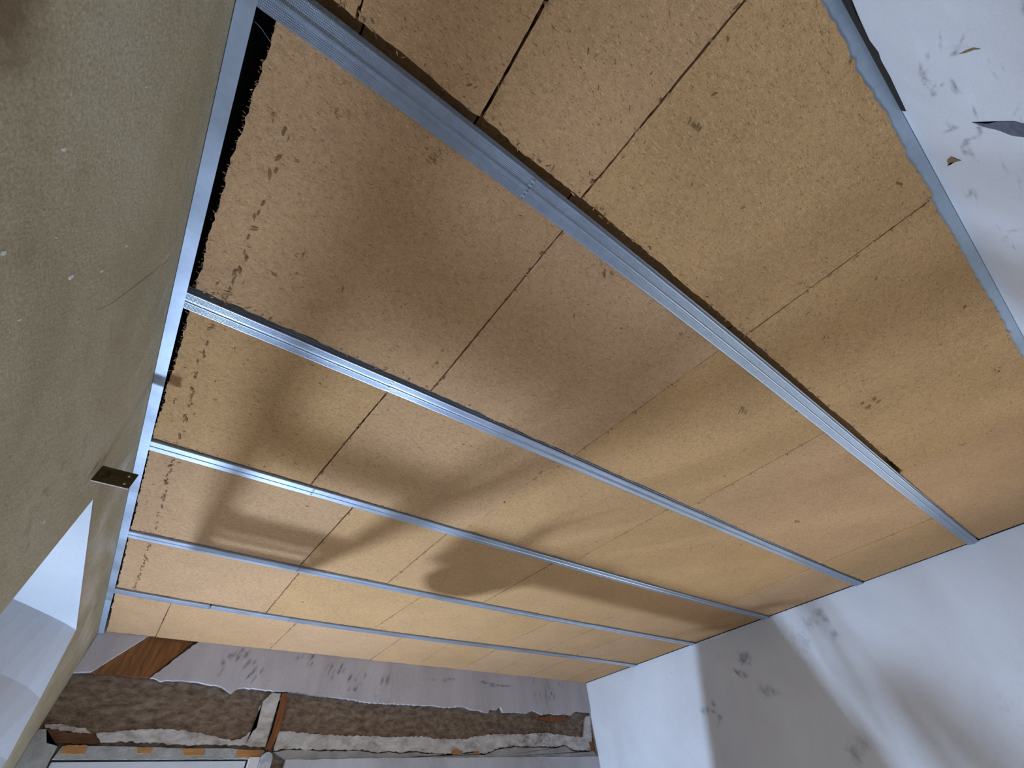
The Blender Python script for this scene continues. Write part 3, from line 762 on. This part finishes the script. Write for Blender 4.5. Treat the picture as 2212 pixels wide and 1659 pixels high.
# strips of insulation lying above the rails, seen in the gaps beside them
for s in range(1, 6):
    xs = [-0.225] + sorted(joint_line(j)[0](cen(s, 0.5)) for j in JOINTS[s - 1]) + [XR - 0.01]
    for a, b in zip(xs[:-1], xs[1:]):
        n = 6
        pts = [(a + 0.002 + (b - a - 0.004) * t / n, cen(s, a + (b - a) * t / n) - 0.075) for t in range(n + 1)] + \
              [(a + 0.002 + (b - a - 0.004) * t / n, cen(s, a + (b - a) * t / n) + 0.060) for t in range(n, -1, -1)]
        prism('backing_strip', pts, 2, ZB + BT + 0.001, ZB + BT + 0.04, 'fibre', ceiling)
# loose fibres, torn tufts along edges and joints
def flake(bm, x, y, z, L, wd, ang, tilt, curl):
    c, s_ = math.cos(ang), math.sin(ang)
    rows = []
    for t in (-0.5, 0.0, 0.5):
        ww = wd * (1 if t == 0 else 0.35)
        zz = z - (tilt * (t + 0.5) + curl * (0.25 - t * t)) * L
        px_, py_ = x + c * t * L, y + s_ * t * L
        rows.append([bm.verts.new((px_ - s_ * ww, py_ + c * ww, zz)), bm.verts.new((px_ + s_ * ww, py_ - c * ww, zz))])
    for p, q in zip(rows[:-1], rows[1:]):
        bm.faces.new((p[0], p[1], q[1], q[0]))
rng = random.Random(5)
bms = [bmesh.new(), bmesh.new()]
for s in range(6):
    for _ in range(330):                       # along the hanging edge near each rail and over each face
        x = -0.24 + (XR + 0.2) * rng.random() ** 1.4
        y = hi_y(s, x) + rng.uniform(-0.012, 0.003) if rng.random() < 0.45 else rng.uniform(lo_y(s, x) + 0.005, hi_y(s, x))
        flake(bms[rng.random() < 0.5], x, y, ZB - 0.0012, rng.uniform(0.004, 0.012), rng.uniform(0.0006, 0.0018), rng.uniform(0, math.pi), rng.uniform(0, 0.25), rng.uniform(0, 0.3))
    for _ in range(200):                       # tufts on the raw left edge
        y = rng.uniform(lo_y(s, -0.2), hi_y(s, -0.2))
        flake(bms[rng.random() < 0.6], left_edge(y) + rng.uniform(-0.006, 0.004), y, ZB + rng.uniform(-0.001, 0.02), rng.uniform(0.003, 0.007), rng.uniform(0.0005, 0.0012), math.pi + rng.uniform(-0.8, 0.8), rng.uniform(-0.2, 0.3), 0.2)
    for j in JOINTS[s]:
        f, g = joint_line(j)
        for _ in range(16):
            y = rng.uniform(lo_y(s, 0.5), hi_y(s, 0.5)); x = f(y)
            flake(bms[rng.random() < 0.7], x + rng.uniform(-0.005, 0.005), y, ZB - 0.0015, rng.uniform(0.005, 0.014), rng.uniform(0.001, 0.003), rng.uniform(0, math.pi), rng.uniform(0, 0.3), 0.3)
# broken line of dents a hand's width from the raw edge
for y in np.arange(0.30, 2.5, 0.012):
    if rng.random() < 0.55:
        x = float(np.interp(y, [0.42, 0.68, 0.84, 1.17, 1.39, 1.82, 2.5], [-0.186, -0.195, -0.212, -0.207, -0.204, -0.195, -0.2]))
        flake(bms[1], x + rng.gauss(0, 0.003), y, ZB - 0.002, rng.uniform(0.006, 0.02), rng.uniform(0.0012, 0.0035), math.pi / 2 + rng.gauss(0, 0.6), 0.1, 0.2)
for px, py, L in ((1600, 890, 0.04), (1497, 278, 0.03), (935, 330, 0.03), (720, 240, 0.018), (1305, 590, 0.03), (640, 1000, 0.02), (590, 930, 0.02), (1780, 732, 0.025), (1880, 870, 0.06), (940, 790, 0.02), (2150, 800, 0.03), (1720, 1125, 0.04), (1470, 722, 0.025), (650, 545, 0.02)):
    x, y = ceil_xy(px, py)
    for _ in range(5):
        flake(bms[1], x + rng.gauss(0, L * 0.3), y + rng.gauss(0, L * 0.2), ZB - 0.002, L * rng.uniform(0.2, 0.45), L * rng.uniform(0.03, 0.07), rng.uniform(-0.2, 1.2), rng.uniform(0, 0.2), 0.3)
o = bm_obj('loose_fibres', bms[0], 'fibre_flake', ceiling); o['kind'] = 'stuff'
o = bm_obj('torn_fibres', bms[1], 'fibre_dark', ceiling); o['kind'] = 'stuff'

# ------------------------------------------------------------------ small things
# steel plate sticking out of the left wall under the track
pl_ = empty('wall_plate', (XL, 1.206, 2.26)); tag(pl_, 'small dark steel plate with two holes sticking out of the brown plaster wall', 'bracket')
bm = bmesh.new()
P0, P1, Z0, Z1 = XL - 0.02, -0.2195, 2.240, 2.281
yP = 1.206
nx, nz = 20, 8
holes = [(-0.2340, 2.270), (-0.2325, 2.2495)]
# plate with round openings: grid of an outer ring per hole
def plate_with_holes(bm, x0, x1, z0, z1, yf, yb, holes, r):
    zmid = (holes[0][1] + holes[1][1]) / 2
    xh = x0 + (x1 - x0) * 0.62
    cells = [((x0, z0), (xh, z1), None), ((xh, zmid), (x1, z1), holes[0]), ((xh, z0), (x1, zmid), holes[1])]
    for (a0, b0), (a1, b1), h in cells:
        if h is None:
            add_box(bm, (a0, yf, b0), (a1, yb, b1)); continue
        n = 16
        outer, inner = [], []
        for i in range(n):
            an = 2 * math.pi * i / n + math.pi / 16
            dx, dz = math.cos(an), math.sin(an)
            tx = (a1 - h[0]) / dx if dx > 0 else (a0 - h[0]) / dx
            tz = (b1 - h[1]) / dz if dz > 0 else (b0 - h[1]) / dz
            t = min(tx, tz)
            outer.append((h[0] + dx * t, h[1] + dz * t)); inner.append((h[0] + dx * r, h[1] + dz * r))
        corners = [(a0, b0), (a1, b0), (a1, b1), (a0, b1)]
        for y in (yf, yb):
            vo = [bm.verts.new((p[0], y, p[1])) for p in outer]; vi = [bm.verts.new((p[0], y, p[1])) for p in inner]
            for i in range(n):
                j = (i + 1) % n
                bm.faces.new((vo[i], vo[j], vi[j], vi[i]))
                for c_ in corners:
                    on_i = (abs(outer[i][0] - c_[0]) < 1e-9, abs(outer[i][1] - c_[1]) < 1e-9)
                    on_j = (abs(outer[j][0] - c_[0]) < 1e-9, abs(outer[j][1] - c_[1]) < 1e-9)
                    if (on_i[0] and on_j[1] and not on_i[1]) or (on_i[1] and on_j[0] and not on_i[0]):
                        vc = bm.verts.new((c_[0], y, c_[1])); bm.faces.new((vo[i], vc, vo[j]))
            if y == yf: fi = vi
            else:
                for i in range(n):
                    j = (i + 1) % n
                    bm.faces.new((fi[i], fi[j], vi[j], vi[i]))
        add_box(bm, (x1 - 0.0003, yf, b0), (x1, yb, b1))
plate_with_holes(bm, P0, P1, Z0, Z1, yP - 0.0012, yP + 0.0012, holes, 0.0026)
o = bm_obj('plate', bm, 'plate', pl_); o.matrix_parent_inverse = Matrix.Translation(-pl_.location)
o = box('plate_lit_edge', (XL + 0.001, yP - 0.0014, Z0 - 0.001), (P1, yP + 0.0014, Z0), 'chip_and_lit_edge', pl_); o.matrix_parent_inverse = Matrix.Translation(-pl_.location)  # lower edge painted pale for the light that strikes it
o['label'] = 'lower edge painted pale as lit'
bm = bmesh.new()
pts = blob(XL + 0.012, 2.262, 0.016, 0.012, 0.2, random.Random(3), 14, 0.3)
o = prism('plaster_crumb', pts, 1, yP - 0.004, yP - 0.0012, 'rust', pl_); o.matrix_parent_inverse = Matrix.Translation(-pl_.location)
bm.free()
# hanger wires glimpsed in the gap beside the first rail
bm = bmesh.new(); x, y = ceil_xy(565, 62, ZC + 0.03)
tube(bm, [(x - 0.012, y - 0.002, ZC + 0.034), (x, y, ZC + 0.03), (x + 0.014, y + 0.006, ZC + 0.026), (x + 0.022, y + 0.01, ZC + 0.03)], 0.0006, 6)
tag(bm_obj('wire_offcut', bm, 'zinc'), 'short bright wire end in the dark gap beside the knurled rail', 'wire')
# nail with a bit of wire at the corner of the white wall
bm = bmesh.new(); y, z = right_yz(1287, 1633)
tube(bm, [(XR + 0.004, y, z), (XR - 0.012, y - 0.004, z - 0.002), (XR - 0.026, y - 0.03, z + 0.006)], 0.002, 6)
tag(bm_obj('bent_nail', bm, 'zinc_dull'), 'small bent nail in the white wall near the corner', 'nail')

# door in the far wall
door_1 = empty('door_1', ((DX0 + DX1) / 2, YF + 0.02, 0)); tag(door_1, 'white flush door under the timber block lintel', kind='structure')
def dchild(name, a, b, m, bev=0.0):
    o = box(name, a, b, m, None, bev); o.parent = door_1; o.matrix_parent_inverse = Matrix.Translation(-door_1.location); return o
leaf = dchild('door_leaf', (DX0 + 0.008, YF + 0.014, 0.006), (DX1 - 0.008, YF + 0.052, DZ - 0.005), 'door')
box('door_handle', (0.52, YF - 0.03, 1.04), (0.56, YF + 0.014, 1.06), 'alu', leaf, 0.004)
dchild('door_stop', (DX0, YF + 0.055, 0), (DX1, YF + 0.09, DZ), 'frame')
# round-topped white post beside the door
bm = bmesh.new()
add_box(bm, (0.607, YF - 0.012, 0), (0.655, YF + 0.03, 1.975))
post = empty('trim_1', (0.66, YF, 0)); tag(post, 'white door post with a round-topped conduit beside it', kind='structure')
o = bm_obj('door_post', bm, 'frame', post); o.matrix_parent_inverse = Matrix.Translation(-post.location)
arch = [(0.657, 0.0)] + [(0.687 - 0.030 * math.cos(math.pi * i / 10), 1.965 + 0.03 * math.sin(math.pi * i / 10)) for i in range(11)] + [(0.717, 0.0)]
o = prism('conduit_cover', arch, 1, YF - 0.016, YF + 0.03, 'low', post); o.matrix_parent_inverse = Matrix.Translation(-post.location)

# ------------------------------------------------------------------ unseen things added below the picture that shape the light
# added lamp for a sun patch on the floor by the door, tilted up into the room
aim = Vector((0.66, -0.62, 0.42)).normalized()
wl = empty('sun_patch_stand_in', (LAMP.x, LAMP.y, 0)); tag(wl, 'added black flat lamp standing in for a sun patch on the floor by the door', 'lamp')
q = aim.to_track_quat('Z', 'Y').to_matrix().to_4x4()
def wlc(name, a, b, m, mat=None, bev=0.004):
    o = box(name, a, b, m, None, bev)
    o.data.transform(Matrix.Translation(LAMP - aim * 0.03) @ q if mat is None else mat)
    o.parent = wl; o.matrix_parent_inverse = Matrix.Translation(-wl.location); return o
wlc('housing', (-0.10, -0.08, -0.05), (0.10, 0.08, 0.0), 'black')
wlc('diffuser', (-0.09, -0.07, 0.0), (0.09, 0.07, 0.006), 'emit', None, 0.001)
for sx in (-1, 1):
    bm = bmesh.new()
    tube(bm, [LAMP + Vector((0.09 * sx, 0.02, -0.02)), (LAMP.x + 0.10 * sx, LAMP.y + 0.02, 0.01), (LAMP.x + 0.10 * sx, LAMP.y - 0.08, 0.01)], 0.008, 8)
    o = bm_obj('stand', bm, 'alu', wl); o.matrix_parent_inverse = Matrix.Translation(-wl.location)
la = area_light('sun_patch_stand_in_light', LAMP, aim, 0.10, 0.08, 128, (0.50, 0.68, 1.0))
la.parent = wl; la.matrix_parent_inverse = Matrix.Translation(-wl.location)

# stepladder between the lamp and the room
sl = empty('stepladder', (0.11, 2.2, 0)); tag(sl, 'aluminium stepladder standing in front of the lamp by the door', 'ladder')
def slc(name, bm, m='alu'):
    o = bm_obj(name, bm, m, sl); o.matrix_parent_inverse = Matrix.Translation(-sl.location); return o
YW = 2.30; XA, XB = -0.040, 0.228
for x in (XA, XB):
    bm = bmesh.new(); bar(bm, (x, YW, 0), (x, YW, 1.70), 0.042, 0.03, (0, 1, 0)); slc('stile', bm)
    bm = bmesh.new(); bar(bm, (x, YW - 0.62, 0), (x, YW - 0.05, 1.40), 0.016, 0.024, (0, 1, 0)); slc('rear_leg', bm)
for z in (0.27, 0.53, 0.79, 1.04):
    bm = bmesh.new(); add_box(bm, (XA, YW - 0.035, z - 0.016), (XB, YW + 0.03, z + 0.016)); slc('tread', bm)
bm = bmesh.new(); add_box(bm, (XA - 0.01, YW - 0.05, 1.415), (XB + 0.01, YW + 0.03, 1.44)); slc('platform', bm, 'black')
bm = bmesh.new(); add_box(bm, (XA, YW - 0.012, 1.63), (XB, YW + 0.012, 1.70)); slc('top_bar', bm)
bm = bmesh.new(); add_box(bm, (XA, YW - 0.008, 1.53), (XB, YW + 0.008, 1.55)); slc('guard_bar', bm)

# added scaffold plank on two trestles with a bucket, to shade the ceiling
ZP = 1.26
sp = box('shading_scaffold_plank', (0.38, 2.19, ZP), (1.52, 2.34, ZP + 0.038), 'ply', None, 0.004)
tag(sp, 'added raw pine scaffold plank shading the ceiling, lying on two trestles', 'plank')
for k2, x in enumerate((0.50, 1.40)):
    tr = empty('trestle', (x, 2.265, 0)); tag(tr, ('added thin steel trestle under the bucket end of the scaffold plank', 'added thin steel trestle under the empty end of the scaffold plank')[k2], 'trestle', 'added trestles under the scaffold plank')
    def trc(name, bm):
        o = bm_obj(name, bm, 'alu', tr); o.matrix_parent_inverse = Matrix.Translation(-tr.location)
    bm = bmesh.new(); add_box(bm, (x - 0.012, 2.13, ZP - 0.024), (x + 0.012, 2.40, ZP)); trc('top_rail', bm)
    for sy in (-1, 1):
        for sx in (-1, 1):
            bm = bmesh.new(); tube(bm, [(x + 0.16 * sx, 2.265 + 0.17 * sy, 0), (x + 0.012 * sx, 2.265 + 0.12 * sy, ZP - 0.012)], 0.007, 8); trc('leg', bm)
bk = empty('bucket', (0.62, 2.265, ZP + 0.038)); tag(bk, 'added black plastic bucket shading the ceiling from the scaffold plank', 'bucket')
bm = bmesh.new(); n = 24; prof = [(0.0, 0.004), (0.085, 0.004), (0.09, 0.0), (0.112, 0.22), (0.118, 0.22), (0.118, 0.228), (0.106, 0.228), (0.082, 0.012), (0.0, 0.012)]
rings = [[bm.verts.new((0.62 + r * math.cos(2 * math.pi * i / n), 2.265 + r * math.sin(2 * math.pi * i / n), ZP + 0.038 + h)) for i in range(n)] for r, h in prof if r > 0]
for a, b in zip(rings[:-1], rings[1:]):
    for i in range(n):
        bm.faces.new((a[i], a[(i + 1) % n], b[(i + 1) % n], b[i]))
bm.faces.new(rings[0][::-1]); bm.faces.new(rings[-1])
o = bm_obj('pail', bm, 'black', bk, True); o.matrix_parent_inverse = Matrix.Translation(-bk.location)
bm = bmesh.new(); tube(bm, [(0.62 + 0.12 * math.cos(a), 2.265, ZP + 0.25 + 0.10 * math.sin(a)) for a in np.linspace(0, math.pi, 13)], 0.003, 6)
o = bm_obj('bail', bm, 'alu', bk); o.matrix_parent_inverse = Matrix.Translation(-bk.location)

# added plasterboard offcut and plank, outlined from their shadows: they shade the white wall
def from_lamp(px, py, x):
    y, z = right_yz(px, py); t = (x - LAMP.x) / (XR - LAMP.x)
    return LAMP.y + (y - LAMP.y) * t, LAMP.z + (z - LAMP.z) * t
XO = 1.75
a = from_lamp(1500, 1385, XO); b = from_lamp(1668, 1325, XO); c_ = from_lamp(1930, 1659, XO); d__ = from_lamp(1539, 1659, XO)
def to_floor(p, q):
    t = (0 - p[1]) / (q[1] - p[1]); return (p[0] + (q[0] - p[0]) * t, 0.0)
offcut = prism('shading_offcut', [a, b, c_, (to_floor(b, c_)[0], 0.0), to_floor(a, d__)], 0, XO - 0.006, XO + 0.006, 'card')
tag(offcut, 'added tapering grey plasterboard offcut shading the white wall, on the floor near the plank', 'plasterboard')
XQ = 0.90
e_ = from_lamp(1845, 1440, XQ); f2_ = from_lamp(2055, 1659, XQ)
pf = to_floor(e_, f2_)
plank = prism('plank', [e_, (e_[0] - 0.085, e_[1] - 0.03), (pf[0] - 0.10, 0.0), pf], 0, XQ - 0.012, XQ + 0.012, 'ply')
tag(plank, 'added raw pine plank shading the white wall, on the floor between the lamp and the plasterboard offcut', 'plank')
